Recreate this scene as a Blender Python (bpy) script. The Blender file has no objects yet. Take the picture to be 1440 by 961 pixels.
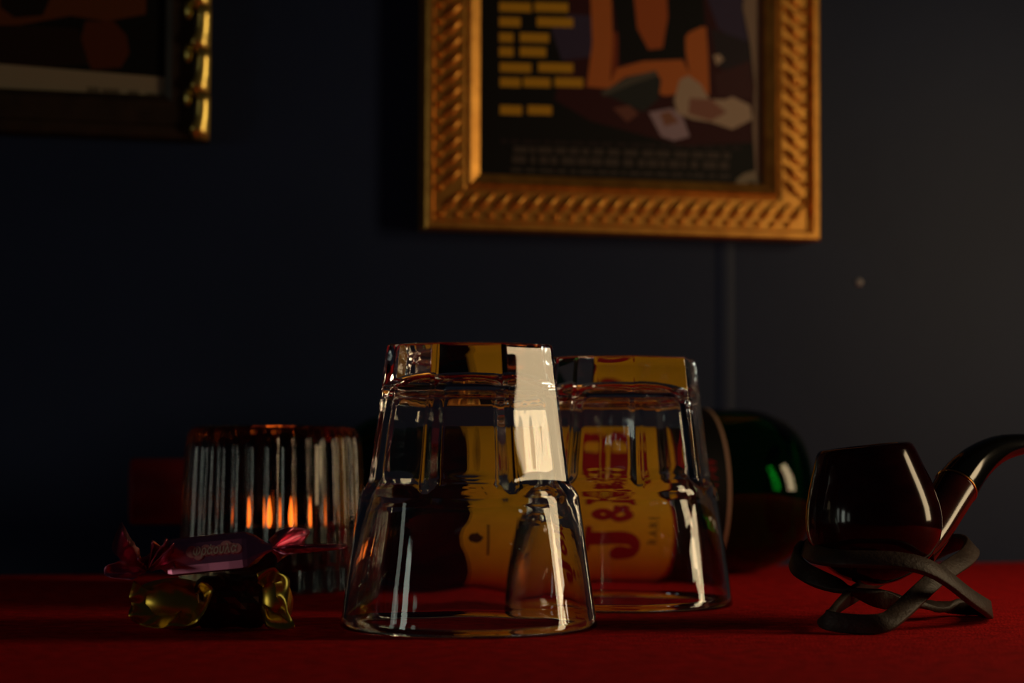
import bpy, bmesh, math, random
from mathutils import Vector, Matrix, noise
from mathutils.geometry import tessellate_polygon

S = bpy.context.scene
COL = S.collection
R = math.radians
TZ = 0.75            # height of the cloth surface
EYE = TZ + 0.063     # the lens is 63 mm above the cloth
FPX = 3000.0

# ------------------------------------------------------------------ camera
cam_d = bpy.data.cameras.new('camera')
cam = bpy.data.objects.new('camera', cam_d)
COL.objects.link(cam)
cam_d.sensor_width = 36.0
cam_d.lens = 75.0
cam_d.clip_start = 0.01
cam_d.dof.use_dof = True
cam_d.dof.focus_distance = 0.745
cam_d.dof.aperture_fstop = 9.5
PITCH, ROLL = math.atan((623 - 480.5) / FPX), R(0.2)
cam.matrix_world = (Matrix.Translation((0, 0, EYE)) @ Matrix.Rotation(R(90) + PITCH, 4, 'X') @ Matrix.Rotation(ROLL, 4, 'Z'))
S.camera = cam
CM = cam.matrix_world.copy()


def pix(px, py, d):
    """the point of the room at depth d (metres along +Y) seen at a pixel of the photograph"""
    v = CM.to_3x3() @ Vector(((px - 720) / FPX, -(py - 480.5) / FPX, -1))
    return CM.translation + v * (d / v.y)


# ------------------------------------------------------------------ light
W = bpy.data.worlds.new('dim_room')
S.world = W
W.use_nodes = True
W.node_tree.nodes['Background'].inputs[0].default_value = (0.55, 0.7, 1.0, 1)
W.node_tree.nodes['Background'].inputs[1].default_value = 0.006


def area(name, loc, target, sx, sy, radiance, col, spread=180):
    l = bpy.data.lights.new(name, 'AREA')
    l.shape = 'RECTANGLE'
    l.size, l.size_y = sx, sy
    l.energy = radiance * math.pi * sx * sy
    l.color = col
    l.spread = R(spread)
    o = bpy.data.objects.new(name, l)
    COL.objects.link(o)
    o.location = loc
    o.rotation_euler = (Vector(target) - Vector(loc)).to_track_quat('-Z', 'Y').to_euler()
    return o


area('warm_lamp', (0.64, 0.786, TZ + 0.20), (0.0, 0.80, TZ + 0.05), 0.115, 0.32, 8.6, (1.0, 0.74, 0.42))
# a dim three-pane window across the room, in front and to the left
for dx, w_, h_, rad in ((-0.32, 0.13, 0.42, 1.4), (0.0, 0.16, 0.36, 3.6), (0.30, 0.13, 0.28, 1.2)):
    area('cool_window', (-1.45 + 0.55 * dx, -0.12 - 0.83 * dx, TZ + 0.16), (0.05, 0.85, TZ + 0.05), w_, h_, rad, (0.92, 1.0, 0.84))

S.view_settings.view_transform = 'Standard'
S.view_settings.look = 'None'
S.view_settings.gamma = 1.0
S.view_settings.exposure = 0.0
S.view_settings.use_curve_mapping = False
S.cycles.max_bounces = 24
S.cycles.transmission_bounces = 24
S.cycles.transparent_max_bounces = 16
S.cycles.glossy_bounces = 10
S.cycles.diffuse_bounces = 4
S.cycles.sample_clamp_indirect = 25.0
S.cycles.use_denoising = True


# ------------------------------------------------------------------ materials
def nodes(m):
    m.use_nodes = True
    return m.node_tree.nodes, m.node_tree.links, m.node_tree.nodes['Principled BSDF']


def mat(name, col, rough=0.5, metal=0.0, var=0.0, scale=40.0, bump=0.0, bscale=200.0, spec=0.5, coat=0.0, sheen=0.0,
        detail=4.0, stretch=None, bdist=0.001):
    m = bpy.data.materials.new(name)
    N, L, b = nodes(m)
    b.inputs['Roughness'].default_value = rough
    b.inputs['Metallic'].default_value = metal
    b.inputs['Specular IOR Level'].default_value = spec
    b.inputs['Coat Weight'].default_value = coat
    b.inputs['Coat Roughness'].default_value = 0.05
    b.inputs['Sheen Weight'].default_value = sheen
    tc = N.new('ShaderNodeTexCoord')
    src = tc.outputs['Object']
    if stretch:
        mp = N.new('ShaderNodeMapping')
        mp.inputs['Scale'].default_value = stretch
        L.new(src, mp.inputs[0])
        src = mp.outputs[0]
    nz = N.new('ShaderNodeTexNoise')
    nz.inputs['Scale'].default_value = scale
    nz.inputs['Detail'].default_value = detail
    L.new(src, nz.inputs['Vector'])
    rp = N.new('ShaderNodeValToRGB')
    rp.color_ramp.elements[0].position = 0.3
    rp.color_ramp.elements[1].position = 0.7
    rp.color_ramp.elements[0].color = tuple(max(0, c * (1 - var)) for c in col[:3]) + (1,)
    rp.color_ramp.elements[1].color = tuple(min(1, c * (1 + var)) for c in col[:3]) + (1,)
    L.new(nz.outputs['Fac'], rp.inputs[0])
    L.new(rp.outputs[0], b.inputs['Base Color'])
    if bump:
        bz = N.new('ShaderNodeTexNoise')
        bz.inputs['Scale'].default_value = bscale
        bz.inputs['Detail'].default_value = 3
        L.new(src, bz.inputs['Vector'])
        bp = N.new('ShaderNodeBump')
        bp.inputs['Strength'].default_value = bump
        bp.inputs['Distance'].default_value = bdist
        L.new(bz.outputs['Fac'], bp.inputs['Height'])
        L.new(bp.outputs[0], b.inputs['Normal'])
    return m


def glass(name, col, ior=1.5, rough=0.0, spec=0.5):
    m = bpy.data.materials.new(name)
    N, L, b = nodes(m)
    b.inputs['Base Color'].default_value = (*col, 1)
    b.inputs['Transmission Weight'].default_value = 1.0
    b.inputs['IOR'].default_value = ior
    b.inputs['Roughness'].default_value = rough
    b.inputs['Specular IOR Level'].default_value = spec
    return m


def emit(name, col, strength):
    m = bpy.data.materials.new(name)
    N, L, b = nodes(m)
    b.inputs['Base Color'].default_value = (0, 0, 0, 1)
    b.inputs['Emission Color'].default_value = (*col, 1)
    b.inputs['Emission Strength'].default_value = strength
    return m


def print_mat(name, rough=0.55):
    m = bpy.data.materials.new(name)
    N, L, b = nodes(m)
    a = N.new('ShaderNodeVertexColor')
    a.layer_name = 'ink'
    L.new(a.outputs['Color'], b.inputs['Base Color'])
    b.inputs['Roughness'].default_value = rough
    b.inputs['Specular IOR Level'].default_value = 0.2
    return m


M = {
    'wall': mat('navy_wall_paint', (0.0180, 0.0285, 0.070), 0.47, var=0.10, scale=9, bump=0.10, bscale=60, spec=0.14),
    'floor': mat('dark_floor_boards', (0.06, 0.035, 0.02), 0.5, var=0.4, scale=6, stretch=(1, 8, 1)),
    'wood': mat('table_wood', (0.10, 0.05, 0.025), 0.5, var=0.3, scale=20),
    'cloth': mat('red_tablecloth', (0.72, 0.010, 0.010), 0.9, var=0.30, scale=160, bump=0.7, bscale=900, spec=0.1, sheen=0.0, detail=8),
    'glass': glass('clear_glass', (0.985, 0.99, 0.985), 1.52),
    'votive': glass('smoky_ribbed_glass', (0.30, 0.28, 0.26), 1.5, 0.012),
    'green': glass('green_bottle_glass', (0.004, 0.30, 0.03), 1.42, 0.0, 0.25),
    'cap': mat('red_cap', (0.16, 0.006, 0.008), 0.35, var=0.1),
    'yellow': mat('yellow_label_paper', (0.90, 0.45, 0.010), 0.6, var=0.06, scale=90, spec=0.2),
    'black': mat('black_label_ink', (0.006, 0.006, 0.006), 0.6, spec=0.2),
    'inkred': mat('red_label_ink', (0.36, 0.004, 0.008), 0.6, spec=0.2),
    'inkbrown': mat('brown_label_ink', (0.05, 0.022, 0.008), 0.6, spec=0.2),
    'tan': mat('tan_label_edge', (0.5, 0.3, 0.2), 0.6, spec=0.2),
    'briar': mat('dark_red_briar', (0.018, 0.002, 0.0015), 0.10, var=0.5, scale=60, spec=0.36, stretch=(1, 1, 3)),
    'shank': mat('red_brown_briar', (0.05, 0.009, 0.006), 0.12, var=0.4, scale=90),
    'char': mat('charred_chamber', (0.012, 0.008, 0.006), 0.95, bump=0.4, bscale=500),
    'ebonite': mat('black_ebonite', (0.005, 0.005, 0.004), 0.09),
    'brass': mat('brass_ring', (0.75, 0.38, 0.08), 0.25, metal=1.0),
    'leather': mat('dark_brown_leather', (0.045, 0.026, 0.018), 0.55, var=0.3, scale=120, bump=0.3, bscale=700, spec=0.4),
    'pink': mat('pink_foil', (0.92, 0.26, 0.40), 0.30, metal=1.0, var=0.1),
    'goldfoil': mat('gold_foil', (0.85, 0.54, 0.08), 0.32, metal=1.0, var=0.1),
    'darkwrap': mat('dark_brown_foil', (0.13, 0.045, 0.02), 0.25, metal=0.9, var=0.3),
    'patch': mat('rose_name_patch', (0.95, 0.34, 0.32), 0.5, spec=0.2),
    'patchtext': mat('cream_lettering', (0.95, 0.68, 0.5), 0.5, spec=0.2),
    'gilt': mat('antique_gilt', (0.90, 0.39, 0.075), 0.36, metal=0.85, var=0.25, scale=120),
    'brightgilt': mat('bright_gilt', (0.98, 0.66, 0.17), 0.30, metal=0.9, var=0.15, scale=90),
    'shadedgilt': mat('shaded_gilt', (0.035, 0.018, 0.008), 0.5, metal=0.3, var=0.3, scale=90),  # gold rails turned from the lamp: their shade is put into this colour
    'print': print_mat('printed_paper'),
    'backing': mat('backing_board', (0.03, 0.025, 0.02), 0.8),
    'alu': mat('tealight_cup', (0.09, 0.08, 0.075), 0.4, metal=1.0),
    'wax': mat('candle_wax', (0.75, 0.45, 0.28), 0.4),
    'wick': mat('burnt_wick', (0.01, 0.01, 0.01), 0.9),
    'flame': emit('candle_flame', (1.0, 0.17, 0.013), 8.0),
    'nail': mat('pale_nail_head', (0.55, 0.52, 0.5), 0.35),
}


# ------------------------------------------------------------------ builders
def tag(o, label=None, cat=None, group=None, kind=None):
    if label: o['label'] = label
    if cat: o['category'] = cat
    if group: o['group'] = group
    if kind: o['kind'] = kind
    return o


def empty(name, loc=(0, 0, 0), rot=None):
    o = bpy.data.objects.new(name, None)
    o.empty_display_size = 0.02
    COL.objects.link(o)
    mw = Matrix.Translation(loc)
    if rot is not None:
        mw = mw @ rot.to_4x4()
    o.matrix_world = mw
    return o


def thing(name, label, cat, loc=(0, 0, 0), rot=None, group=None):
    return tag(empty(name, loc, rot), label, cat, group)


def mesh(name, verts, faces, m=None, parent=None, smooth=True, angle=None, colors=None):
    me = bpy.data.meshes.new(name)
    me.from_pydata([tuple(v) for v in verts], [], faces)
    if colors:
        at = me.color_attributes.new('ink', 'FLOAT_COLOR', 'CORNER')
        i = 0
        for p, c in zip(me.polygons, colors):
            for li in p.loop_indices:
                at.data[li].color = (*c, 1)
    bm = bmesh.new(); bm.from_mesh(me)
    bmesh.ops.recalc_face_normals(bm, faces=bm.faces)
    bm.to_mesh(me); bm.free()
    if smooth:
        me.shade_smooth()
        if angle: me.set_sharp_from_angle(angle=R(angle))
    if m: me.materials.append(m)
    o = bpy.data.objects.new(name, me)
    COL.objects.link(o)
    if parent is not None:
        o.parent = parent
    return o


def inst(name, me, parent, loc, rot=None):
    o = bpy.data.objects.new(name, me)
    COL.objects.link(o)
    o.parent = parent
    mw = Matrix.Translation(loc)
    if rot is not None: mw = mw @ rot.to_4x4()
    o.matrix_local = mw
    return o


def grid(rows, closed_v=True, cap0=False, cap1=False, closed_u=False):
    """rows: list of equal length rings of Vectors -> verts, faces"""
    n = len(rows[0])
    V = [p for r in rows for p in r]
    F = []
    rr = len(rows)
    for i in range(rr if closed_u else rr - 1):
        for j in range(n if closed_v else n - 1):
            a = i * n + j; b = i * n + (j + 1) % n
            i2 = (i + 1) % rr
            F.append((a, b, i2 * n + (j + 1) % n, i2 * n + j))
    if cap0: F.append(tuple(range(n))[::-1])
    if cap1: F.append(tuple((rr - 1) * n + j for j in range(n)))
    return V, F


def revolve(prof, n=64, rf=None):
    rows = []
    for r, z in prof:
        rows.append([Vector((r * math.cos(2 * math.pi * j / n), r * math.sin(2 * math.pi * j / n), z)) for j in range(n)])
    return grid(rows)


def catmull(pts, k=8, closed=False):
    P = [Vector(p) for p in pts]
    out = []
    n = len(P)
    rng = range(n if closed else n - 1)
    for i in rng:
        if closed:
            p0, p1, p2, p3 = P[(i - 1) % n], P[i], P[(i + 1) % n], P[(i + 2) % n]
        else:
            p0, p1, p2, p3 = P[max(i - 1, 0)], P[i], P[i + 1], P[min(i + 2, n - 1)]
        for j in range(k):
            t = j / k
            out.append(0.5 * ((2 * p1) + (p2 - p0) * t + (2 * p0 - 5 * p1 + 4 * p2 - p3) * t * t + (3 * p1 - p0 - 3 * p2 + p3) * t ** 3))
    if not closed: out.append(P[-1])
    return out


def tube(path, radii, n=24, cap=True, flat=None):
    rows = []
    up = Vector((0, 1, 0))
    for i, p in enumerate(path):
        t = (path[min(i + 1, len(path) - 1)] - path[max(i - 1, 0)]).normalized()
        a = up.cross(t).normalized()
        b = t.cross(a).normalized()
        r = radii[i]
        fl = flat[i] if flat else 1.0
        rows.append([p + a * (r * fl * math.cos(2 * math.pi * j / n)) + b * (r * math.sin(2 * math.pi * j / n)) for j in range(n)])
    return grid(rows, True, cap, cap)


def strap(path, nrm, w, t, closed=False):
    """a flat band: w wide across, t thick; nrm(i) gives the direction the broad face looks"""
    rows = []
    n = len(path)
    for i, p in enumerate(path):
        if closed: tg = (path[(i + 1) % n] - path[(i - 1) % n]).normalized()
        else: tg = (path[min(i + 1, n - 1)] - path[max(i - 1, 0)]).normalized()
        nn = nrm(i); nn = (nn - tg * nn.dot(tg)).normalized()
        b = tg.cross(nn)
        sec = []
        for (x, y) in [(-.5, -.36), (-.5, .36), (-.45, .5), (.45, .5), (.5, .36), (.5, -.36), (.45, -.5), (-.45, -.5)]:
            sec.append(p + b * (x * w) + nn * (y * t))
        rows.append(sec)
    return grid(rows, True, not closed, not closed, closed)


def poly_shapes(shapes):
    """[[outer, hole, ...], ...] 2D outlines -> flat triangles"""
    V, F = [], []
    for loops in shapes:
        vv = [[Vector((x, y, 0)) for x, y in lp] for lp in loops]
        base = len(V)
        flat = [p for lp in vv for p in lp]
        for t in tessellate_polygon(vv):
            F.append(tuple(base + i for i in t))
        V += flat
    return V, F


def sliced(V, F, step=1.5e-3, axis=0):
    bm = bmesh.new()
    vs = [bm.verts.new(v) for v in V]
    for f in F:
        try: bm.faces.new([vs[i] for i in f])
        except ValueError: pass
    lo = min(v[axis] for v in V); hi = max(v[axis] for v in V)
    x = lo + step
    no = Vector((0, 0, 0)); no[axis] = 1
    while x < hi:
        co = Vector((0, 0, 0)); co[axis] = x
        bmesh.ops.bisect_plane(bm, geom=bm.verts[:] + bm.edges[:] + bm.faces[:], plane_co=co, plane_no=no)
        x += step
    bm.verts.index_update()
    V2 = [v.co.copy() for v in bm.verts]
    F2 = [tuple(v.index for v in f.verts) for f in bm.faces]
    bm.free()
    return V2, F2


def text_flat(body, size, shear=0.0, space=1.0, offset=0.0):
    c = bpy.data.curves.new('lettering', 'FONT')
    c.body = body; c.size = size; c.shear = shear; c.space_character = space; c.offset = offset
    c.align_x = 'CENTER'; c.align_y = 'CENTER'; c.resolution_u = 3
    o = bpy.data.objects.new('lettering', c)
    COL.objects.link(o)
    bpy.context.view_layer.update()
    dg = bpy.context.evaluated_depsgraph_get()
    me = bpy.data.meshes.new_from_object(o.evaluated_get(dg))
    V = [v.co.copy() for v in me.vertices]
    F = [tuple(p.vertices) for p in me.polygons]
    bpy.data.objects.remove(o); bpy.data.meshes.remove(me); bpy.data.curves.remove(c)
    return V, F


def circle(cx, cy, r, n=24, a0=0, a1=360, ry=None):
    ry = ry or r
    return [(cx + r * math.cos(R(a0 + (a1 - a0) * i / n)), cy + ry * math.sin(R(a0 + (a1 - a0) * i / n))) for i in range(n if abs(a1 - a0) == 360 else n + 1)]


def box(x0, x1, y0, y1, z0, z1):
    V = [Vector((x, y, z)) for x in (x0, x1) for y in (y0, y1) for z in (z0, z1)]
    F = [(0, 1, 3, 2), (4, 6, 7, 5), (0, 4, 5, 1), (2, 3, 7, 6), (0, 2, 6, 4), (1, 5, 7, 3)]
    return V, F


def bevel(o, w, seg=2):
    md = o.modifiers.new('bevel', 'BEVEL'); md.width = w; md.segments = seg; md.limit_method = 'ANGLE'
    return o


# ------------------------------------------------------------------ the room
YAW = R(15.5)                       # the wall runs away to the right
U = Vector((math.cos(YAW), math.sin(YAW), 0))
NRM = Vector((math.sin(YAW), -math.cos(YAW), 0))
W0 = Vector((0, 1.078, 0))
WROT = Matrix.Rotation(YAW, 3, 'Z')


def on_wall(px, py, off):
    """room point where the sight line through a pixel meets a plane 'off' in front of the wall"""
    v = CM.to_3x3() @ Vector(((px - 720) / FPX, -(py - 480.5) / FPX, -1))
    o = CM.translation
    t = (W0 + NRM * off - o).dot(NRM) / v.dot(NRM)
    p = o + v * t
    return (p - W0).dot(U), p.z


wr = empty('room')
wr['kind'] = 'group'
bpy.data.objects.remove(wr)
V, F = box(-2.6, 2.6, 0, 0.1, 0, 2.6)
o = mesh('wall_back', [WROT @ v + W0 for v in V], F, M['wall'], smooth=False); o['kind'] = 'structure'
V, F = box(-2.6, 2.6, -3.2, 0.1, -0.1, 0)
o = mesh('floor', [WROT @ v + W0 for v in V], F, M['floor'], smooth=False); o['kind'] = 'structure'
# faint raised seam that runs up the wall
s, z = on_wall(1019, 500, 0)
prof = [(-0.0055, 0.0), (-0.0045, -0.0002), (-0.002, -0.0005), (0, -0.0006), (0.002, -0.0005), (0.0045, -0.0002), (0.0055, 0.0)]
rows = [[WROT @ Vector((s + a, b, zz)) + W0 for a, b in prof] for zz in (0.0, 2.6)]
V, F = grid(rows, False)
o = mesh('trim_1', V, F, M['wall']); o['kind'] = 'structure'
# nail head
s, z = on_wall(1210, 397, 0.002)
V, F = revolve([(0.0001, 0.0022), (0.0011, 0.0019), (0.0019, 0.001), (0.0021, 0.0), (0.0021, -0.001)], 16)
o = mesh('nail', V, F, M['nail'])
o.matrix_world = Matrix.Translation(WROT @ Vector((s, 0, z)) + W0) @ WROT.to_4x4() @ Matrix.Rotation(R(90), 4, 'X')
tag(o, 'small pale nail head in the bare dark wall', 'nail')

# ------------------------------------------------------------------ table and cloth
TL0, TL1, TD0, TD1 = -0.95, 0.34, -0.72, -0.004      # along the wall / out from it
tb = thing('side_table', 'table against the wall hidden under the red cloth', 'table', W0, WROT)
V, F = box(TL0, TL1, TD0, TD1, TZ - 0.026, TZ - 0.0015)
mesh('tabletop', V, F, M['wood'], tb, smooth=False)
for x in (TL0 + 0.05, TL1 - 0.05):
    for y in (TD0 + 0.05, TD1 - 0.05):
        V, F = box(x - 0.025, x + 0.025, y - 0.025, y + 0.025, 0, TZ - 0.026)
        mesh('leg', V, F, M['wood'], tb, smooth=False)
# cloth: top sheet, soft front edge and a hanging front and sides
pr = []
def cloth_z(x, y): return TZ - 0.0002 + 0.0002 * noise.noise(Vector((x * 30, y * 30, 0)))
nx, ny = 90, 60
rows = []
ys = [(TD1 + 0.001, 0)] + [(TD1 + (TD0 - TD1) * i / ny, 0) for i in range(1, ny)] + [(TD0 - 0.002, -0.0008), (TD0 - 0.004, -0.004)] + [(TD0 - 0.004, -0.004 - 0.03 * i) for i in range(1, 9)]
for (y, dz) in ys:
    row = []
    for i in range(nx + 1):
        x = TL0 - 0.004 + (TL1 - TL0 + 0.008) * i / nx
        fold = 0.012 * math.sin(x * 22) * min(1, -dz * 6) if dz < -0.01 else 0
        row.append(Vector((x, y - abs(fold), cloth_z(x, y) + dz)))
    # hanging sides
    xl, xr = row[0], row[-1]
    left = [Vector((xl.x - 0.003, xl.y, xl.z - 0.20)), Vector((xl.x - 0.002, xl.y, xl.z - 0.01))] if dz == 0 else [Vector((xl.x - 0.003, xl.y, min(xl.z, TZ - 0.20))), Vector((xl.x - 0.002, xl.y, min(xl.z, TZ - 0.01)))]
    right = [Vector((xr.x + 0.002, xr.y, left[1].z)), Vector((xr.x + 0.003, xr.y, left[0].z))]
    rows.append(left + row + right)
V, F = grid(rows, False)
o = mesh('tablecloth', V, F, M['cloth'])
o.matrix_world = Matrix.Translation(W0) @ WROT.to_4x4()
tag(o, 'plain deep red cloth spread over the whole table', 'tablecloth')

# ------------------------------------------------------------------ tumblers
HT = 0.0962


def tumbler(name, label, cx, d, beta, group):
    """upturned tumbler: octagon cut foot at the top, round flared mouth on the cloth; beta turns the facets"""
    ph = [-22.5, -21.8, -21.2, -20.7, -20.1, -19, -17.5, -16] + [-14 + 1.75 * i for i in range(17)] + [16, 17.5, 19, 20.1, 20.7, 21.2, 21.8]
    th = [R(45 * k + p) for k in range(8) for p in ph]

    def Rround(z):
        return 0.0440 - (0.0440 - 0.0376) * min(z, 0.0457) / 0.0457

    def Rcirc(z):
        return 0.0364 + (0.0302 - 0.0364) * (z - 0.050) / (HT - 0.050)

    def ring(z, shrink=0.0, oct_w=None):
        r_ = []
        for k in range(8):
            for p in ph:
                a = Rcirc(z) * math.cos(R(22.5))
                ro = min(a / math.cos(R(p)), a / math.cos(R(20.9)))
                if oct_w is None:
                    t = min(1, max(0, (z - 0.0445) / 0.0068)); t = t * t * (3 - 2 * t)
                else: t = oct_w
                rr = (Rround(z) - 0.00008 * math.cos(R(8 * p)) * min(1, z / 0.03)) * (1 - t) + min(ro, Rround(z) + 0.001) * t - shrink
                an = R(45 * k + p) + beta
                r_.append(Vector(((rr + 7e-5 * noise.noise(Vector((60 * math.cos(an) * rr * 1.6, 60 * math.sin(an) * rr * 1.6, z * 60 + d * 9)))) * math.cos(an), (rr + 7e-5 * noise.noise(Vector((60 * math.cos(an) * rr * 1.6, 60 * math.sin(an) * rr * 1.6, z * 60 + d * 9)))) * math.sin(an), z)))
        return r_

    def rnd(r, z):
        return [Vector((r * math.cos(a + beta), r * math.sin(a + beta), z)) for a in th]

    rows = [rnd(0.0426, 0.0010), rnd(0.0429, 0.0004), rnd(0.0434, 0.0), rnd(0.0438, 0.0004), rnd(0.0440, 0.0011)]
    for z in (0.004, 0.010, 0.018, 0.026, 0.034, 0.040, 0.043, 0.0445, 0.0453, 0.0461, 0.0468, 0.0476, 0.0484, 0.0492, 0.0500, 0.0508, 0.0514, 0.0520, 0.056, 0.064, 0.074, 0.084, 0.092):
        rows.append(ring(z))
    rows += [ring(HT - 0.0009), ring(HT - 0.0004, 0.0002), ring(HT, 0.0008)]
    for r, z in ((0.0245, HT), (0.0235, HT - 0.0003), (0.0215, HT - 0.0013), (0.018, HT - 0.0019), (0.010, HT - 0.0022), (0.0004, HT - 0.0023)):
        rows.append(rnd(r, z))
    outer = rows
    inner = []
    for r, z in ((0.0002, 0.0855), (0.008, 0.0853), (0.015, 0.0845), (0.0200, 0.0832), (0.0235, 0.0814), (0.0256, 0.0793), (0.0266, 0.0768), (0.0279, 0.068),
                 (0.0291, 0.060), (0.0299, 0.0545), (0.0306, 0.0505), (0.0316, 0.0488), (0.0332, 0.0473), (0.0342, 0.0455), (0.0356, 0.041), (0.0370, 0.034), (0.0385, 0.026), (0.0400, 0.017), (0.0414, 0.008), (0.0424, 0.0020)):
        w = min(1, max(0, (z - 0.0455) / 0.006)) * min(1, max(0, (r - 0.012) / 0.012))
        ringp = []
        for k in range(8):
            for p in ph:
                f = min(1 / math.cos(R(p)), 1 / math.cos(R(17.5)) + 0.004 * math.cos(R((abs(p) - 17.5) * 9)) if abs(p) > 12.5 else 9) * 0.985
                a = R(45 * k + p) + beta
                rr = r * (1 - w) + r * f * w + 5e-5 * w * noise.noise(Vector((9 * math.cos(a), 9 * math.sin(a), z * 12 + d * 7)))
                ringp.append(Vector((rr * math.cos(a), rr * math.sin(a), z)))
        inner.append(ringp)
    allrows = outer + inner
    V, F = grid(allrows, True, False, False, True)
    # close the two pole rings against each other is wrong: drop the faces that would join them
    n = len(th); io = len(outer)
    F = [f for f in F if not (min(f) // n == io - 1 and max(f) // n == io)]
    F.append(tuple((io - 1) * n + j for j in range(n)))
    F.append(tuple(io * n + j for j in range(n))[::-1])
    o = mesh(name, V, F, M['glass'])
    o.location = (cx, d, TZ + 0.0001)
    tag(o, label, 'glass', group)
    return o


def fbeta(v):            # v: angle of a facet edge to the right of the camera line
    return R(-90 + v) + R(22.5)


tumbler('glass_tumbler', 'upturned clear eight-sided tumbler with one wide bright facet, the nearer of two', (661 - 720) / FPX * 0.733, 0.733, fbeta(22 + 1), 'upturned tumblers')
tumbler('glass_tumbler', 'upturned clear eight-sided tumbler standing directly in front of the yellow bottle label', (872.5 - 720) / FPX * 0.837, 0.837, fbeta(11.5 - 3), 'upturned tumblers')

# ------------------------------------------------------------------ bottle lying on its side
BY = R(13.0)
ZL = Vector((-math.cos(BY), -math.sin(BY), 0)); XL = Vector((math.sin(BY), -math.cos(BY), 0)); YL = Vector((0, 0, 1))
BROT = Matrix((XL, YL, ZL)).transposed()
RB = 0.0399
bt = thing('whisky_bottle', 'dark green whisky bottle with yellow label lying on its side behind the tumblers', 'bottle', (0.1445, 1.050, TZ + RB + 0.0003), BROT)
op = [(0.0004, 0.011), (0.012, 0.0102), (0.019, 0.008), (0.0225, 0.0065), (0.0255, 0.006), (0.0290, 0.0070), (0.0322, 0.0098), (0.0350, 0.0140), (0.0370, 0.0190), (0.0388, 0.0245), (0.0395, 0.0290), (RB, 0.033), (RB, 0.05), (RB, 0.10),
      (RB, 0.15), (RB, 0.192), (0.0386, 0.200), (0.0370, 0.208), (0.0335, 0.218), (0.028, 0.228), (0.0225, 0.238), (0.0185, 0.248), (0.0162, 0.258), (0.0148, 0.268), (0.0140, 0.280), (0.0138, 0.300), (0.0138, 0.322)]
ip = [(0.0115, 0.322), (0.0112, 0.300), (0.0115, 0.275), (0.0155, 0.250), (0.0215, 0.234), (0.030, 0.219), (0.0350, 0.204), (0.0363, 0.192), (0.0366, 0.15), (0.0366, 0.08), (0.0364, 0.035), (0.0345, 0.025), (0.030, 0.0165), (0.024, 0.0135), (0.012, 0.0145), (0.0004, 0.0155)]
V, F = revolve(op + ip, 96)
n = 96
F.append(tuple(range(n))[::-1]); F.append(tuple((len(op) + len(ip) - 1) * n + j for j in range(n)))
mesh('bottle_glass', V, F, M['green'], bt)
# cap
V, F = revolve([(0.0139, 0.283), (0.0150, 0.2832), (0.0153, 0.284), (0.0153, 0.3255), (0.0149, 0.3268), (0.0140, 0.3273), (0.0003, 0.3273)], 48)
cp = mesh('screw_cap', V, F, M['cap'], bt, angle=40)
tag(cp, 'dark red screw cap')


def wrap(V, r):
    return [Vector((r * math.cos(v.x / RB), r * math.sin(v.x / RB), v.y)) for v in V]


def on_label(name, V, F, m, parent, lift, step=0.0015):
    V, F = sliced(V, F, step)
    return mesh(name, wrap(V, RB + lift), F, m, parent, smooth=False)


# paper: x runs round the bottle (up), y runs along it towards the cap
HW = 0.078
bul = []
for i in range(25):       # the cap end of the label with its pointed crest
    x = HW - 2 * HW * i / 24
    bul.append((x, 0.1745))
crest = [(0.022, 0.1745), (0.015, 0.1760), (0.006, 0.1790), (-0.001, 0.1832), (-0.0075, 0.1852), (-0.014, 0.1838), (-0.020, 0.1795), (-0.028, 0.1762), (-0.035, 0.1745)]
top = [(HW, 0.1745)] + crest + [(-HW, 0.1745)]
lab = mesh
V, F = poly_shapes([[[(-HW, 0.0750), (HW, 0.0750)] + top]])
V, F = sliced(V, F, 0.0015)
lb = mesh('front_label', wrap(V, RB + 0.00012), F, M['yellow'], bt, smooth=False)
tag(lb, 'yellow paper label with red lettering')
V, F = poly_shapes([[[(-HW, 0.0535), (HW, 0.0535), (HW, 0.0750), (-HW, 0.0750)]]])
bb = on_label('label_band', V, F, M['black'], bt, 0.00012); tag(bb, 'black band at the foot of the label')
V, F = poly_shapes([[[(-HW, 0.0520), (HW, 0.0520), (HW, 0.0535), (-HW, 0.0535)]]])
on_label('edge_line', V, F, M['tan'], bb, 0.00016)
V, F = poly_shapes([[[(-HW, 0.0750), (HW, 0.0750), (HW, 0.0768), (-HW, 0.0768)]]])
on_label('edge_line', V, F, M['inkred'], lb, 0.00016)
# outline of the crest end
V, F = poly_shapes([[[(x, y - 0.0012) for x, y in top] + [(x, y - 0.0018) for x, y in top[::-1]]]])
on_label('edge_line', V, F, M['inkbrown'], lb, 0.00018)


def mm(loop, dx=0, dy=0, k=1e-3, sx=1.0):
    return [((x * sx + dx) * k, (y + dy) * k) for x, y in loop]


# big red initials
def arc(cx, cy, rx, ry, a0, a1, n=14):
    return [(cx + rx * math.cos(R(a0 + (a1 - a0) * i / n)), cy + ry * math.sin(R(a0 + (a1 - a0) * i / n))) for i in range(n + 1)]


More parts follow.
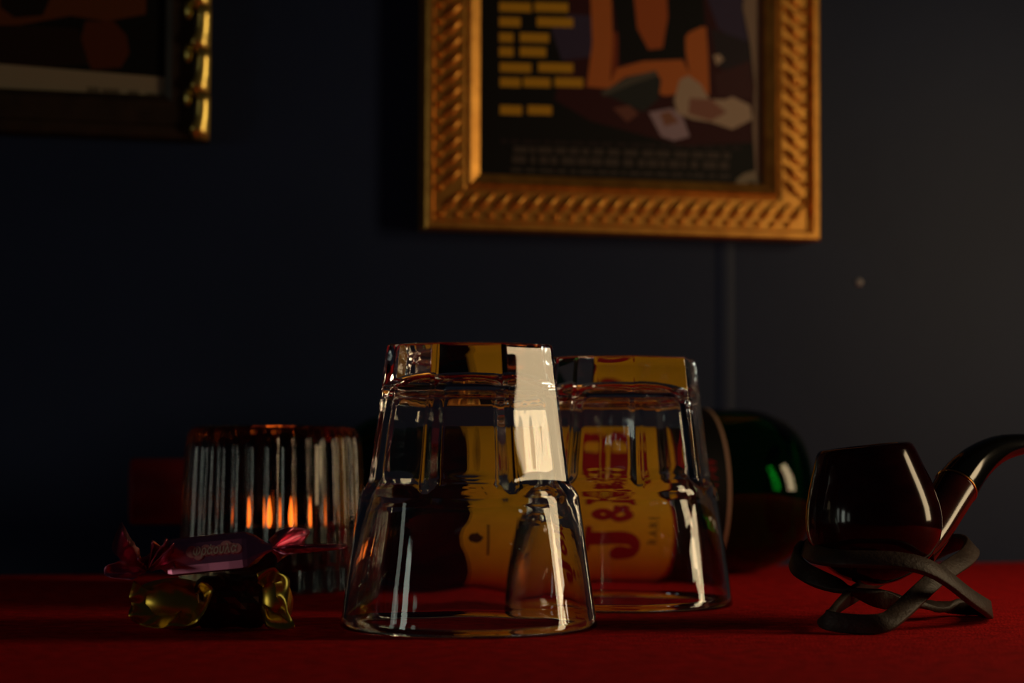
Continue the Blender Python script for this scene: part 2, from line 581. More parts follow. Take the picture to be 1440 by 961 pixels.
letter_B = [[(0, 0), (12, 0)] + arc(14, 7, 8.5, 7, -90, 62) + arc(13.5, 19.6, 7.6, 6.4, -62, 90) + [(0, 26), (0, 23), (3, 23), (3, 3), (0, 3)],
            [(10, 3.2), (10, 11.3)] + arc(12.2, 7.25, 3.8, 4.05, 90, -90, 10),
            [(10, 15), (10, 22.8)] + arc(12.2, 18.9, 3.4, 3.9, 90, -90, 10)]
letter_J = [[(6, 26), (6, 23), (9.5, 23), (9.5, 8)] + arc(7.2, 7.2, 2.3, 3.0, 0, -120, 8) + arc(4.2, 6.5, 4.4, 4.4, -30, 240, 18)[::1] + arc(8.0, 7.4, 8.8, 8.4, 205, 360, 16) + [(16.8, 23), (20, 23), (20, 26)]]
letter_J = [[(6, 26), (6, 23), (9.6, 23), (9.6, 6)] + arc(8.3, 6, 1.3, 2.4, 0, -100, 6) + [(7.9, 3.4)] + arc(4.3, 7.4, 4.4, 4.6, -30, 200, 16) + arc(8.4, 7.2, 8.4, 8.4, 190, 360, 18) + [(16.8, 23), (20, 23), (20, 26)]]
amp_path = [(14, 1), (9, 7), (3.5, 13.5), (4, 17.5), (7, 18.6), (9.6, 16.5), (8.6, 13.2), (4, 10), (1.8, 6), (3.4, 2.2), (7.2, 1.4), (11, 4), (12.8, 9.2)]


def stroke(path, w):
    P = [Vector((x, y, 0)) for x, y in path]
    P = catmull(P, 5)
    rows = []
    for i, p in enumerate(P):
        t = (P[min(i + 1, len(P) - 1)] - P[max(i - 1, 0)]).normalized()
        nn = Vector((-t.y, t.x, 0))
        rows.append([p - nn * w / 2, p + nn * w / 2])
    return grid(rows, False)


def letters(shapes, dx, dy, lift=0.0002):
    V, F = poly_shapes([[[((x + dx) * 1e-3, (y + dy) * 1e-3) for x, y in lp] for lp in shapes]])
    return on_label('initial', V, F, M['inkred'], lb, lift)


LY = 97
SCL = 1.14
big = lambda shp: [[(x * 1.12, y * SCL) for x, y in lp] for lp in shp]
LY = 95
letters(big(letter_J), -30, LY)
V, F = stroke(amp_path, 4.4)
on_label('initial', [Vector(((v.x * 1.1 - 5.5) * 1e-3, (v.y * 1.1 + LY + 4) * 1e-3, 0)) for v in V], F, M['inkred'], lb, 0.0002)
letters(big(letter_B), 12.5, LY)
V, F = text_flat('RARE', 0.0072, 0, 1.25)
on_label('lettering', [v + Vector((-0.0095, 0.0870, 0)) for v in V], F, M['inkbrown'], lb, 0.0002, 0.002)
V, F = text_flat('EST 1749', 0.0062, 0, 1.15)
on_label('lettering', [v + Vector((0.002, 0.0605, 0)) for v in V], F, M['inkred'], bb, 0.0002, 0.002)
# small dark shield and scroll on the crest
rnd = random.Random(2)
sh = [(-0.0085 + 0.0030 * math.sin(2 * math.pi * i / 26) * (1 + rnd.uniform(-.25, .25)), 0.1715 + 0.0060 * math.cos(2 * math.pi * i / 26) * (1 + rnd.uniform(-.08, .08))) for i in range(26)]
sc = [(-0.020, 0.1628), (0.004, 0.1628), (0.004, 0.1617), (-0.020, 0.1617)]
V, F = poly_shapes([[sh], [sc]])
on_label('crest', V, F, M['inkbrown'], lb, 0.0002)
bul = None

# ------------------------------------------------------------------ ribbed candle holder with a tea light
HD = 0.918
hx = (386 - 720) / FPX * HD
hold = None
NF = 34
n = NF * 8


def flute_ring(r, z, amp):
    out = []
    for j in range(n):
        a = 2 * math.pi * j / n
        c = abs(math.cos(a * NF / 2))
        rr = r + amp * (c ** 0.8 - 0.6)
        out.append(Vector((rr * math.cos(a), rr * math.sin(a), z)))
    return out


rows = [flute_ring(0.0004, 0.0012, 0), flute_ring(0.030, 0.0010, 0), flute_ring(0.0355, 0.0003, 0), flute_ring(0.0372, 0.0, 0.0), flute_ring(0.0386, 0.0010, 0.0008), flute_ring(0.0392, 0.003, 0.0017), flute_ring(0.0388, 0.02, 0.0018), flute_ring(0.0378, 0.045, 0.0018),
        flute_ring(0.0371, 0.060, 0.0018), flute_ring(0.0365, 0.0645, 0.0017), flute_ring(0.0353, 0.0675, 0.0013), flute_ring(0.0338, 0.0690, 0.0008), flute_ring(0.0322, 0.0697, 0.0002), flute_ring(0.0310, 0.0699, 0), flute_ring(0.0300, 0.0695, 0),
        flute_ring(0.0295, 0.068, 0), flute_ring(0.0305, 0.060, 0), flute_ring(0.0315, 0.03, 0), flute_ring(0.0315, 0.0125, 0), flute_ring(0.030, 0.0102, 0), flute_ring(0.026, 0.0095, 0), flute_ring(0.0004, 0.0095, 0)]
V, F = grid(rows)
F.append(tuple(range(n))[::-1]); F.append(tuple((len(rows) - 1) * n + j for j in range(n)))
o = mesh('candle_holder', V, F, M['votive'])
o.location = (hx, HD, TZ + 0.0001)
tag(o, 'ribbed dark glass candle holder glowing orange inside', 'candle holder')
tl = thing('tea_light', 'small lit candle glowing orange inside the ribbed glass holder', 'candle', (hx + 0.003, HD, TZ + 0.0097))
V, F = revolve([(0.0003, 0.0), (0.0185, 0.0), (0.0193, 0.0006), (0.0195, 0.0165), (0.0199, 0.0168), (0.0199, 0.0160), (0.0191, 0.0155), (0.0190, 0.001), (0.0003, 0.0008)], 48)
mesh('cup', V, F, M['alu'], tl, angle=40)
V, F = revolve([(0.0003, 0.0012), (0.0187, 0.0012), (0.0188, 0.0145), (0.0180, 0.0139), (0.010, 0.0136), (0.0003, 0.0136)], 48)
mesh('wax', V, F, M['wax'], tl)
V, F = tube([Vector((0, 0, 0.0136)), Vector((0.0003, 0, 0.017)), Vector((0.001, 0, 0.0195))], [0.0006, 0.0006, 0.0004], 8)
wk = mesh('wick', V, F, M['wick'], tl)
fl = [(0.0002, 0.0), (0.0016, 0.0012), (0.0026, 0.0035), (0.0029, 0.006), (0.0025, 0.009), (0.0016, 0.0125), (0.0007, 0.0155), (0.0001, 0.0175)]
V, F = revolve([(r * 1.6, z * 0.82 + 0.0155) for r, z in fl], 24)
mesh('flame', V, F, M['flame'], tl)

# ------------------------------------------------------------------ pipe
PD = 0.752
pr_ = thing('smoking_pipe', 'glossy dark red briar pipe with curved black stem', 'pipe', pix(1239, 823, PD))
po = pr_.matrix_world.translation.copy()
k = PD / FPX
Rb = Matrix.Rotation(R(-6.5), 3, 'Y')     # the bowl leans to the left at the top
bp_ = [(0.1, 0), (14, 1.2), (30, 5), (48, 13), (64, 24), (78, 38), (88, 54), (93.5, 72), (95, 88), (94, 104), (90.5, 122), (85.5, 140), (79.5, 158), (73.5, 175), (69.5, 186), (66.5, 192), (63, 195), (58, 196), (49, 195), (46, 192)]
prof = [(r * k, z * k) for r, z in bp_]
V, F = revolve(prof, 96)
V = [Rb @ v for v in V]
mesh('bowl', V, F, M['briar'], pr_)
cp_ = [(46, 192.5), (44, 185), (43, 120), (38, 70), (25, 55), (0.1, 52)]
V, F = revolve([(r * k, z * k) for r, z in cp_], 48)
mesh('chamber', [Rb @ v for v in V], F, M['char'], pr_)
sp = [pix(1286, 778, PD + 0.009), pix(1307, 747, PD + 0.0165), pix(1326, 715, PD + 0.0235), pix(1344, 685.5, PD + 0.030)]
P = catmull(sp, 10)
mN = len(P)
V, F = tube([p - po for p in P], [(29 + 3.5 * i / mN) * k for i in range(mN)], 32)
sk = mesh('shank', V, F, M['shank'], pr_); tag(sk, 'red-brown shank between bowl and stem')
dirv = (P[-1] - P[-2]).normalized()
ringp = [P[-1] - dirv * 0.0002 - po, P[-1] + dirv * 0.0005 - po]
V, F = tube(ringp, [33.2 * k, 33.2 * k], 40)
rg = mesh('ring', V, F, M['brass'], pr_); tag(rg, 'thin brass-coloured ring')
stp = [P[-1] + dirv * 0.0003, pix(1362, 662, PD + 0.0364), pix(1383, 643.5, PD + 0.0433), pix(1408, 630.5, PD + 0.0508), pix(1440, 624.5, PD + 0.0590), pix(1480, 622.5, PD + 0.068), pix(1540, 625, PD + 0.081), pix(1590, 630, PD + 0.092)]
Q = catmull(stp, 10)
nq = len(Q)
rad = []
for i in range(nq):
    t = i / (nq - 1)
    rr = 32.2 + (15 - 32.2) * min(1, t / 0.58) ** 1.15 if t < 0.58 else 15 - (t - 0.58) / 0.42 * 5
    rad.append(rr * k)
V, F = tube([p - po for p in Q], rad, 32)
st = mesh('stem', V, F, M['ebonite'], pr_); tag(st, 'black polished curved stem')

# ------------------------------------------------------------------ pipe stand: two interlocked leather loops
stand = thing('pipe_stand', 'dark brown crossed leather pipe stand holding the briar pipe', 'pipe stand', Vector((pix(1270, 870, 0.75).x, 0.752, TZ)))
so = stand.matrix_world.translation.copy()
la = [(1131, 770, .776), (1117, 783, .768), (1124, 799, .758), (1150, 814, .750), (1192, 829, .746), (1240, 843, .750), (1290, 852, .764), (1340, 853, .782), (1375, 853, .790),
      (1390, 858, .772), (1387, 855, .752), (1362, 838, .738), (1330, 813, .728), (1300, 797, .7225), (1262, 789, .7205), (1220, 787, .7215), (1180, 786, .7255), (1150, 781, .738), (1136, 773, .760)]
P = catmull([pix(*p) - so for p in la], 6, True)
cen = sum(P, Vector()) / len(P)
V, F = strap(P, lambda i: Vector((0.15, -0.75, 0.65)) if True else None, 0.0068, 0.0022, True)


def ring_normals(P):
    c = sum(P, Vector()) / len(P)
    pl = Vector()
    for i in range(len(P)):
        pl += (P[i] - c).cross(P[(i + 1) % len(P)] - c)
    pl.normalize()

    def f(i):
        o_ = P[i] - c
        o_ = o_ - pl * o_.dot(pl)
        return (o_.normalized() * 0.85 + pl * (0.35 if pl.z > 0 else -0.35))
    return f


V, F = strap(P, ring_normals(P), 0.0066, 0.0022, True)
mesh('leather_loop', V, F, M['leather'], stand, angle=50)
lb_ = [(1162, 872, .718), (1200, 878, .7135), (1240, 877, .7125), (1262, 864, .718), (1292, 836, .731), (1318, 812, .745), (1340, 797, .758), (1360, 783, .772), (1366, 768, .784), (1350, 762, .795), (1330, 768, .800),
       (1300, 783, .800), (1268, 800, .794), (1236, 815, .781), (1210, 830, .764), (1190, 843, .744), (1168, 862, .725)]
P = catmull([pix(*p) - so for p in lb_], 6, True)
V, F = strap(P, ring_normals(P), 0.0066, 0.0022, True)
mesh('leather_loop', V, F, M['leather'], stand, angle=50)

# ------------------------------------------------------------------ wrapped sweets
random.seed(4)


def fan(name, pinch, rays, m, parent, org, seg=7, wob=0.0005, zz=0.0026):
    """a pleated foil tail: each ray is a fold running out from the pinch"""
    rows = []
    for i in range(seg + 1):
        t = i / seg
        row = []
        for j, r in enumerate(rays):
            p = pinch.lerp(r, t ** 0.9)
            zig = (zz if j % 2 else -zz) * math.sin(min(1, t * 1.2) * math.pi / 2)
            p = p + Vector((0, zig, 0)) + Vector((random.uniform(-1, 1), random.uniform(-1, 1), random.uniform(-1, 1))) * wob * (t > 0)
            row.append(p - org)
        rows.append(catmull(row, 5))
    V, F = grid(rows, False)
    o = mesh(name, V, F, m, parent, smooth=True)
    md = o.modifiers.new('thickness', 'SOLIDIFY'); md.thickness = 0.00008
    return o


def crumpled(name, c, rad, m, parent, org, seed, sub=3, amp=0.30, folds=9):
    rnd = random.Random(seed)
    bm = bmesh.new()
    bmesh.ops.create_icosphere(bm, subdivisions=sub, radius=1)
    ds = [(Vector((rnd.gauss(0, 1), rnd.gauss(0, 1), rnd.gauss(0, 1))).normalized(), rnd.uniform(-.5, .6), rnd.uniform(.5, 1)) for _ in range(folds)]
    for v in bm.verts:
        p = v.co.copy()
        h = sum(w * abs(p.dot(d) - cc) for d, cc, w in ds) / folds
        s_ = 0.80 + amp * (h * 2.0 - 0.7) + rnd.uniform(-.03, .03)
        v.co = Vector((p.x * rad[0], p.y * rad[1], p.z * rad[2])) * s_ + (c - org)
        v.co.z = max(v.co.z, TZ + 0.0002 - org.z)
    bm.verts.index_update()
    V = [v.co.copy() for v in bm.verts]; F = [tuple(v.index for v in f.verts) for f in bm.faces]
    bm.free()
    return mesh(name, V, F, m, parent, angle=28)


# gold one, on the cloth
GD = 0.722
go = Vector((pix(310, 880, GD).x, GD, TZ))
gc = thing('gold_sweet', 'sweet in crumpled gold foil lying on the cloth under the pink one', 'sweet', go)
ax0, ax1 = pix(268, 847, GD) , pix(385, 845, GD)
rows = []
nv = 28
for i in range(15):
    t = i / 14
    p = ax0.lerp(ax1, t)
    rr = 0.0088 * min(1, 0.45 + 1.6 * math.sin(math.pi * t))
    ring_ = []
    for j in range(nv):
        a = 2 * math.pi * j / nv
        r2 = rr * (1 + 0.05 * math.sin(5 * a + i) + random.uniform(-.03, .03))
        q = p + Vector((0, math.cos(a), math.sin(a))) * r2
        q.z = max(q.z, TZ + 0.0002)
        ring_.append(q - go)
    rows.append(ring_)
V, F = grid(rows, True, True, True)
wp = mesh('wrapper', V, F, M['darkwrap'], gc, smooth=False); tag(wp, 'dark brown middle of the wrapper')
e1 = crumpled('twisted_end', pix(240, 848, GD - .002), (0.0150, 0.0100, 0.0108), M['goldfoil'], gc, go, 5, 3, 0.5)
e2 = crumpled('twisted_end', pix(388, 842, GD - .001), (0.0072, 0.0095, 0.0112), M['goldfoil'], gc, go, 11, 3, 0.5)
fan('foil_tail', pix(270, 848, GD - .004), [pix(*p) for p in ((190, 818, .716), (182, 838, .708), (184, 852, .714), (181, 868, .705), (200, 880, .712), (222, 887, .702), (240, 878, .707), (262, 884, .703), (285, 868, .706), (296, 835, .708), (288, 815, .711))], M['goldfoil'], gc, go, 6, 0.0008)
fan('foil_tail', pix(372, 840, GD - .004), [pix(*p) for p in ((362, 808, .713), (380, 800, .708), (396, 803, .714), (405, 812, .707), (403, 838, .711), (406, 862, .704), (418, 882, .708), (398, 884, .702), (380, 880, .707), (370, 858, .705))], M['goldfoil'], gc, go, 6, 0.0008)

# pink one, on top
KD = 0.716
ko = pix(305, 806, KD)
pk = thing('pink_sweet', 'sweet in shiny pink foil with a name printed on it', 'sweet', ko)
c0, c1 = pix(238, 785, KD + 0.0035), pix(368, 772, KD - 0.0045)
axd = (c1 - c0).normalized()
sidev = Vector((0, -1, 0)); upv = axd.cross(Vector((0, 1, 0))) * -1
upv = Vector((0, 1, 0)).cross(axd) * -1 if False else axd.cross(sidev) * -1
if upv.z < 0: upv = -upv
sec = []
for (x, y) in [(-5.4, -3.4), (-4.0, -5.9), (0, -6.1), (4.6, -6.1), (6.2, -5.5), (5.95, -2.9), (2.9, 4.3), (1.6, 6.0), (-0.5, 6.4), (-3.6, 6.3), (-5.2, 4.6), (-5.6, 1)]:
    sec.append((x * 1e-3, y * 1e-3))
# x: towards the camera, y: up
rows = []
prof = [(-0.0085, 0.16), (-0.0055, 0.30), (-0.0025, 0.62), (0.0, 0.93), (0.0016, 1.0), (0.008, 1.01), (0.015, 1.0), (0.022, 1.01), (0.0268, 1.0), (0.0284, 0.95), (0.0312, 0.66), (0.0342, 0.34), (0.0370, 0.15)]
for i, (t, sc_) in enumerate(prof):
    p = c0 + axd * t
    ring_ = []
    for j, (x, y) in enumerate(sec):
        w = 1 if 0.9 < sc_ else 1 + random.uniform(-.18, .18)
        ring_.append(p + sidev * (x * sc_ * w) + upv * (y * sc_ * w) - ko)
    rows.append(ring_)
V, F = grid(rows, True, True, True)
mesh('wrapper', V, F, M['pink'], pk, smooth=False)
pl = c0 + axd * -0.0085; prr = c0 + axd * 0.0368
fan('twisted_end', pix(207, 803, KD), [pix(*p) for p in ((190, 814, .706), (150, 813, .704), (152, 796, .710), (164, 790, .704), (160, 768, .716), (170, 735, .722), (176, 752, .712), (187, 765, .722), (196, 785, .710), (208, 776, .722), (216, 758, .712), (226, 768, .722), (234, 758, .710), (240, 774, .720), (247, 764, .708), (243, 785, .714), (250, 800, .706))], M['pink'], pk, ko, 7)
fan('twisted_end', prr, [pix(*p) for p in ((380, 757, .716), (392, 748, .722), (408, 743, .716), (434, 748, .722), (432, 766, .714), (482, 766, .714), (482, 772, .712), (440, 777, .716), (408, 780, .708), (388, 792, .712))], M['pink'], pk, ko, 7, 0.0004)

# printed name on the slanting front face: a plane through the face edge points
fa = c0 + axd * 0.0015 + sidev * 0.00595 + upv * -0.0029
fb = c0 + axd * 0.0015 + sidev * 0.0029 + upv * 0.0043
fu = (fb - fa).normalized(); fn = axd.cross(fu).normalized()
if fn.y > 0: fn = -fn
fc = c0 + axd * 0.0172 + sidev * 0.00426 + upv * 0.0011


def on_face(name, V, F, m, parent, lift, lab=None):
    vv = [fc + axd * v.x + fu * v.y + fn * lift - ko for v in V]
    o_ = mesh(name, vv, F, m, parent, smooth=False)
    if lab: o_['label'] = lab
    return o_


outl = []
cl = [(-0.0078, 0.0002, 0.0021), (-0.0056, -0.0010, 0.0019), (-0.0030, 0.0003, 0.0019), (-0.0005, 0.0, 0.0017), (0.002, 0.0, 0.0017), (0.0042, 0.0006, 0.0023), (0.0066, 0.0, 0.0018), (0.0078, -0.0001, 0.0017)]
shp = [[circle(x, y, r, 20)] for x, y, r in cl] + [[[(-0.008, -0.0014), (0.008, -0.0014), (0.008, 0.0013), (-0.008, 0.0013)]]]
V, F = poly_shapes(shp)
V = [v * 1.02 for v in V]
pt = on_face('name_patch', V, F, M['patch'], pk, 0.00055, 'lighter rose patch with cream Greek lettering')
V, F = text_flat('Φράουλα', 0.0044, 0.25, 1.0, 0.00004)
wd = max(v.x for v in V) - min(v.x for v in V)
V = [Vector((v.x * 0.0158 / wd, v.y, 0)) for v in V]
on_face('lettering', V, F, M['patchtext'], pt, 0.0007)

# ------------------------------------------------------------------ picture frames
def rail(prof, L0, side, w, h):
    """mitred rail of a w x h frame: prof is (t in from the outer edge, height off the wall)"""
    rows = []
    for end in (0, 1):
        row = []
        for t, hh in prof:
            if side == 'bottom': p = (t if end == 0 else w - t, -hh, t)
            elif side == 'top': p = (t if end == 0 else w - t, -hh, h - t)
            elif side == 'left': p = (t, -hh, t if end == 0 else h - t)
            else: p = (w - t, -hh, t if end == 0 else h - t)
            row.append(Vector(p))
        rows.append(row)
    V, F = grid(rows, False)
    F.append(tuple(range(len(prof)))); F.append(tuple(len(prof) + j for j in range(len(prof))))
    return V, F


def dome(nm, rx, ry, rz, m, n=10, r=5):
    """half ellipsoid with its flat side on y=0, bulging towards -y"""
    rows = []
    for i in range(r):
        a = math.pi / 2 * i / (r - 1)
        c, s_ = max(math.cos(a), 0.02), math.sin(a)
        rows.append([Vector((rx * c * math.cos(2 * math.pi * j / n), -ry * s_, rz * c * math.sin(2 * math.pi * j / n))) for j in range(n)])
    V, F = grid(rows, True, False, True)
    o_ = mesh(nm, V, F, m)
    me = o_.data
    bpy.data.objects.remove(o_)
    return me


def printed(parent, name, w, h, x0, z0, y, shapes, base):
    """flat print: coloured outlines laid a hair apart on a sheet; shapes are (colour, [(x, z) in 0..1])"""
    V, F, C = [], [], []
    def add(poly, col, lift):
        vv = [Vector((a, b, 0)) for a, b in poly]
        b0 = len(V)
        for t in tessellate_polygon([vv]):
            F.append(tuple(b0 + i for i in t)); C.append(col)
        for a, b in poly:
            V.append(Vector((x0 + a * w, y - lift, z0 + b * h)))
    add([(0, 0), (1, 0), (1, 1), (0, 1)], base, 0)
    for i, (col, poly) in enumerate(shapes):
        add(poly, col, 0.000004 * (i + 1))
    return mesh(name, V, F, M['print'], parent, smooth=False, colors=C)


def blob(cx, cy, rx, ry, seed=0, n=18, rough=0.18):
    rnd = random.Random(seed)
    return [(cx + rx * math.cos(2 * math.pi * i / n) * (1 + rnd.uniform(-rough, rough)), cy + ry * math.sin(2 * math.pi * i / n) * (1 + rnd.uniform(-rough, rough))) for i in range(n)]


# --- gold frame with the twisted rope moulding
s0, z0 = on_wall(597, 322, 0.014)
s1, z1 = on_wall(1152, 339, 0.014)
FW = s1 - s0; FH = 0.300; zb = (z0 + z1) / 2
fr = thing('picture_frame', 'gold picture frame with twisted rope moulding around a dark colour poster', 'picture frame', WROT @ Vector((s0, -0.0005, zb)) + W0, WROT)
mmx = FW / 0.2085
prof = [(0, 0), (0, 0.0150), (0.0010, 0.0160), (0.0036, 0.0160), (0.0046, 0.0135), (0.0052, 0.0122), (0.0120, 0.0122), (0.0200, 0.0122), (0.0208, 0.0115), (0.0222, 0.0112), (0.0230, 0.0128), (0.0236, 0.0133), (0.0288, 0.0109), (0.0291, 0.0085), (0.0292, 0)]
for sd in ('bottom', 'left', 'right', 'top'):
    V, F = rail(prof, 0, sd, FW, FH)
    mesh('rail', V, F, M['gilt'], fr, angle=25)
rib = dome('rope_rib', 0.0066, 0.0030, 0.0019, M['gilt'], 12, 5)
bead = dome('rope_bead', 0.0018, 0.0026, 0.0018, M['gilt'], 10, 4)
pitch = 0.0082
nb = int((FW - 0.026) / pitch)
for i in range(nb + 1):
    x = 0.0130 + i * (FW - 0.026) / nb
    for zz, sgn in ((0.0, 1), (FH, -1)):
        rot = Matrix.Rotation(R(-47 * sgn), 3, 'Y')
        if 0 < i < nb or True:
            inst('rope_rib', rib, fr, (x + 0.0016, -0.0120, zz + sgn * 0.0146), rot)
            inst('rope_bead', bead, fr, (x - 0.0042, -0.0120, zz + sgn * 0.0080))
nb = int((FH - 0.034) / pitch)
for i in range(1, nb):
    z = 0.0170 + i * (FH - 0.034) / nb
    for xx, sgn in ((0.0, 1), (FW, -1)):
        rot = Matrix.Rotation(R(-43 * sgn), 3, 'Y')
        inst('rope_rib', rib, fr, (xx + sgn * 0.0146, -0.0120, z + 0.0016), rot)
        inst('rope_bead', bead, fr, (xx + sgn * 0.0080, -0.0120, z - 0.0042))
pw, phh = FW - 2 * 0.0290, FH - 2 * 0.0290
V, F = box(0.028, FW - 0.028, -0.0068, -0.0005, 0.028, FH - 0.028)
mesh('backing_board', V, F, M['backing'], fr, smooth=False)


def pp(px, py):
    """poster coordinates (0..1) of a point of the photograph on the poster plane"""
    s_, z_ = on_wall(px, py, 0.0076)
    return ((s_ - s0 - 0.029) / pw, (z_ - zb - 0.029) / phh)


def P_(*pts): return [pp(x, y) for x, y in pts]


BK = (0.006, 0.006, 0.006); SKIN = (0.62, 0.17, 0.035); DSKIN = (0.28, 0.05, 0.015); YEL = (0.70, 0.36, 0.016); MAR = (0.05, 0.008, 0.012)
PUR = (0.055, 0.04, 0.09); WHT = (0.52, 0.38, 0.27); LAV = (0.42, 0.30, 0.36); GRY = (0.075, 0.056, 0.047); TEAL = (0.03, 0.035, 0.035)
sh = []
# abstract colour fields in the poster's hues (no known design): cloudy plum and violet ground
sh += [(MAR, P_((800, -60), (1072, -60), (1072, 200), (960, 205), (830, 170), (780, 140), (800, 60))),
       (PUR, P_((775, 40), (800, 20), (835, 22), (845, 60), (830, 80), (790, 85))),
       (PUR, P_((985, -30), (1060, -40), (1062, 70), (1040, 60), (1010, 40))),
       ((0.03, 0.022, 0.03), P_((1000, 40), (1058, 60), (1060, 110), (1010, 95))),
       ((0.07, 0.022, 0.025), P_((1005, 105), (1055, 85), (1060, 140), (1010, 135))),
       # warm upright bars and a band
       (SKIN, P_((828, -60), (858, -60), (862, 60), (858, 125), (825, 122), (833, 60))),
       (DSKIN, P_((862, 45), (870, 45), (868, 100), (860, 115))),
       (SKIN, P_((868, 96), (905, 86), (960, 84), (972, 108), (955, 132), (935, 135), (900, 120), (855, 122))),
       ((0.50, 0.115, 0.026), P_((885, -60), (935, -60), (940, 40), (932, 68), (912, 72), (896, 50))),
       (SKIN, P_((962, 55), (975, 38), (993, 38), (996, 80), (998, 135), (972, 115), (966, 85))),
       (BK, P_((856, -60), (886, -60), (896, 40), (912, 70), (932, 68), (940, 20), (938, -60), (985, -60), (992, 35), (964, 48), (964, 83), (905, 85), (872, 90), (868, 40))),
       (TEAL, P_((845, 132), (880, 108), (920, 100), (930, 112), (926, 140), (905, 158), (868, 140))),
       ((0.11, 0.10, 0.08), P_((845, 130), (885, 108), (922, 99), (926, 106), (890, 118), (850, 135))),
       (WHT, P_((956, 112), (968, 106), (985, 118), (998, 140), (1020, 140), (1030, 136), (1055, 148), (1058, 168), (1030, 182), (1000, 172), (975, 168), (952, 160), (948, 140))),
       ((0.32, 0.14, 0.10), P_((970, 138), (1000, 140), (1022, 158), (1000, 170), (968, 160))),
       (LAV, P_((912, 158), (945, 152), (960, 165), (970, 192), (948, 198), (930, 192))),
       ((0.30, 0.13, 0.08), P_((928, 160), (942, 156), (955, 172), (935, 178))),
       ((0.20, 0.07, 0.05), P_((862, 152), (885, 148), (898, 160), (882, 172))),
       (WHT, P_((1003, 78), (1012, 76), (1018, 84), (1008, 92)))]
# rows of yellow words: bars
for (y, xs) in ((-18, ((702, 750), (756, 800))), (3, ((702, 747), (752, 799))), (24, ((702, 732), (755, 806))), (46, ((702, 722), (731, 772))), (66, ((702, 722), (731, 768))), (88, ((703, 747), (757, 806))), (109, ((703, 732), (736, 774), (780, 820))), (148, ((703, 734), (742, 776)))):
    for xa, xb in xs:
        sk_ = 0.03
        sh.append((YEL, P_((xa, y), (xb, y + (xb - xa) * sk_), (xb, y + 13 + (xb - xa) * sk_), (xa, y + 13))))
# small grey credit lines
rnd = random.Random(3)
for y, x0_, x1_, hgt in ((196, 704, 1040, 5), (205, 722, 1020, 9), (218, 720, 1022, 11), (236, 718, 1025, 5)):
    x = x0_
    while x < x1_:
        wv = rnd.uniform(6, 22)
        sh.append((GRY if y != 196 else (0.03, 0.018, 0.02), P_((x, y + (x - 700) * .03), (x + wv, y + (x + wv - 700) * .03), (x + wv, y + hgt + (x + wv - 700) * .03), (x, y + hgt + (x - 700) * .03))))
        x += wv + rnd.uniform(2, 6)
# worn pale right edge and corner
sh.append(((0.30, 0.21, 0.15), P_((1056, -60), (1082, -60), (1082, 272), (1064, 270), (1058, 180), (1061, 120), (1054, 60), (1044, 10))))
sh.append(((0.28, 0.22, 0.15), P_((1030, 268), (1036, 252), (1046, 244), (1062, 240), (1077, 235), (1077, 272))))
sh.append((BK, P_((1050, 258), (1060, 254), (1062, 262), (1052, 266))))
poster = printed(fr, 'poster', pw, phh, 0.029, 0.029, -0.0070, sh, BK)
poster['label'] = 'dark colour poster with rows of yellow lettering'

# --- left frame: gold face coloured dark for its shade, bright carved leaves along the outer edge
t0, y1_ = on_wall(298, 196, 0.016)
LW, LH = 0.26, 0.32
lf = thing('picture_frame', 'gold picture frame, face coloured as in shade, with bright gold carved leaf edge, cut off by the photo corner', 'picture frame', WROT @ Vector((t0 - LW, -0.0005, y1_)) + W0, WROT)
prof = [(0, 0), (0, 0.0060), (0.0012, 0.0085), (0.0030, 0.0090), (0.0065, 0.0088), (0.0075, 0.0080), (0.0150, 0.0080), (0.0185, 0.0082), (0.0215, 0.0062), (0.0220, 0)]
for sd in ('bottom', 'left', 'right', 'top'):
    V, F = rail(prof, 0, sd, LW, LH)
    mesh('rail', V, F, M['shadedgilt'], lf, angle=25)


def leaf_mesh():
    """carved leaf: a long ridge with a rounded lower lobe, flat side on y=0"""
    n_, m_ = 10, 10
    rows = []
    for i in range(n_ + 1):
        t = i / n_
        z = -0.0112 + 0.0224 * t
        wdt = 0.0072 + 0.0026 * math.exp(-((t - 0.22) / 0.15) ** 2) - 0.0010 * t
        e = min(1, 7 * t + 0.1) ** 0.5 * min(1, 6 * (1 - t) + 0.45) ** 0.5
        hh = 0.0016 + (wdt - 0.0014) * 0.46 + 0.0034 * t
        sec = [(0.0042, 0.0), (0.0042, 0.0010 + 0.003 * t), (0.0039, 0.0018 + 0.0034 * t), (0.0042 - wdt + 0.0011, hh), (0.0042 - wdt + 0.0003, hh - 0.0006), (0.0042 - wdt, hh - 0.002), (0.0042 - wdt, 0.0)]
        rows.append([Vector((x, -y * e, z)) for x, y in sec])
    V, F = grid(rows, False)
    o_ = mesh('carved_leaf', V, F, M['brightgilt']); me = o_.data
    bpy.data.objects.remove(o_)
    return me


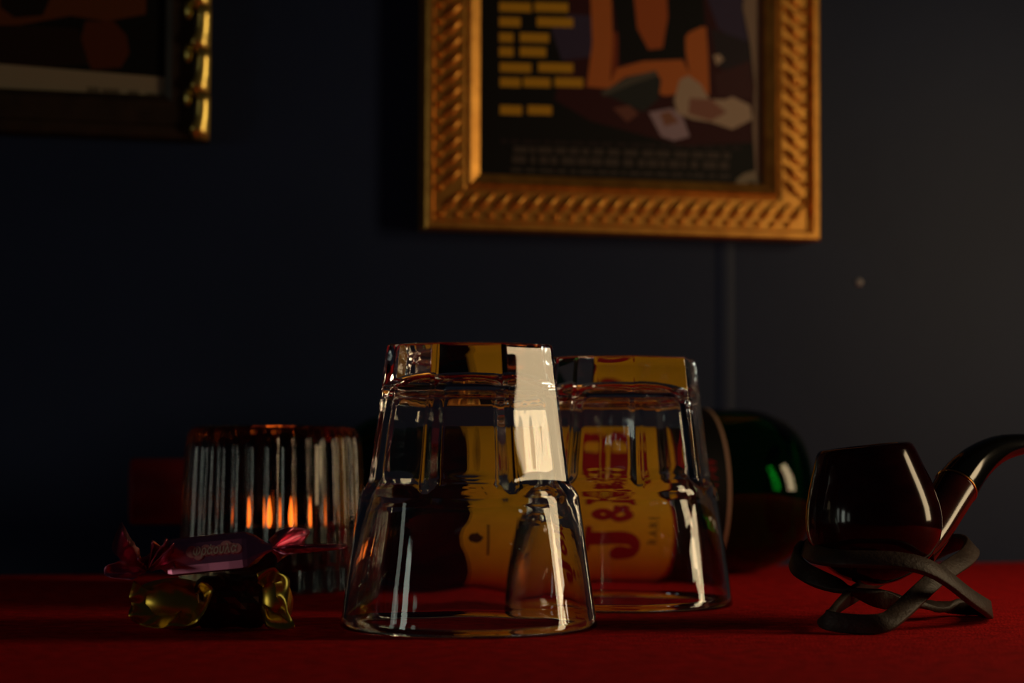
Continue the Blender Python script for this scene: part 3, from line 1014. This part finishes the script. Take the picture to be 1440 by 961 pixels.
lm = leaf_mesh()
bd = dome('bead', 0.0021, 0.0026, 0.0048, M['brightgilt'], 12, 5)
pit = 0.0213
for i in range(int(LH / pit)):
    z = 0.0115 + i * pit
    inst('carved_leaf', lm, lf, (LW - 0.0046, -0.0080, z))
    inst('bead', bd, lf, (LW - 0.0108, -0.0078, z + 0.0095))
    inst('carved_leaf', lm, lf, (0.0046, -0.0080, z), Matrix.Rotation(R(180), 3, 'Y'))
    inst('bead', bd, lf, (0.0108, -0.0078, z + 0.0095))
for i in range(int((LW - 0.02) / pit)):
    x = 0.02 + i * pit
    pass
V, F = box(0.021, LW - 0.021, -0.0035, -0.0005, 0.021, LH - 0.021)
mesh('backing_board', V, F, M['backing'], lf, smooth=False)
iw, ih = LW - 0.043, LH - 0.043
sh = []


def lp(px, py):
    s_, z_ = on_wall(px, py, 0.0045)
    return ((s_ - (t0 - LW) - 0.0215) / iw, (z_ - y1_ - 0.0215) / ih)


def Q_(*pts): return [lp(x, y) for x, y in pts]


sh.append(((0.13, 0.035, 0.008), Q_((-200, -200), (210, -200), (205, 20), (150, 30), (100, 22), (0, 40), (-200, 40))))
sh.append(((0.10, 0.022, 0.006), Q_((120, 30), (160, 30), (178, 50), (182, 75), (170, 95), (130, 98), (110, 70))))
sh.append(((0.012, 0.006, 0.004), Q_((0, -60), (60, -60), (70, 0), (60, 22), (20, 25), (0, 10))))
sh.append(((0.02, 0.008, 0.004), Q_((-200, 40), (30, 35), (110, 40), (125, 90), (60, 96), (-200, 90))))
sh.append(((0.33, 0.26, 0.17), Q_((-260, 80), (0, 90), (235, 109), (240, 143), (0, 131), (-260, 118))))
for xa, xb, ya in ((122, 140, 122), (143, 168, 124), (180, 195, 127), (206, 220, 130), (224, 232, 131)):
    sh.append(((0.15, 0.115, 0.075), Q_((xa, ya), (xb, ya + (xb - xa) * .05), (xb, ya + 10 + (xb - xa) * .05), (xa, ya + 10))))
pc = printed(lf, 'photo_print', iw, ih, 0.0215, 0.0215, -0.0040, sh, (0.006, 0.005, 0.004))
pc['label'] = 'dim brown picture with a pale strip below'
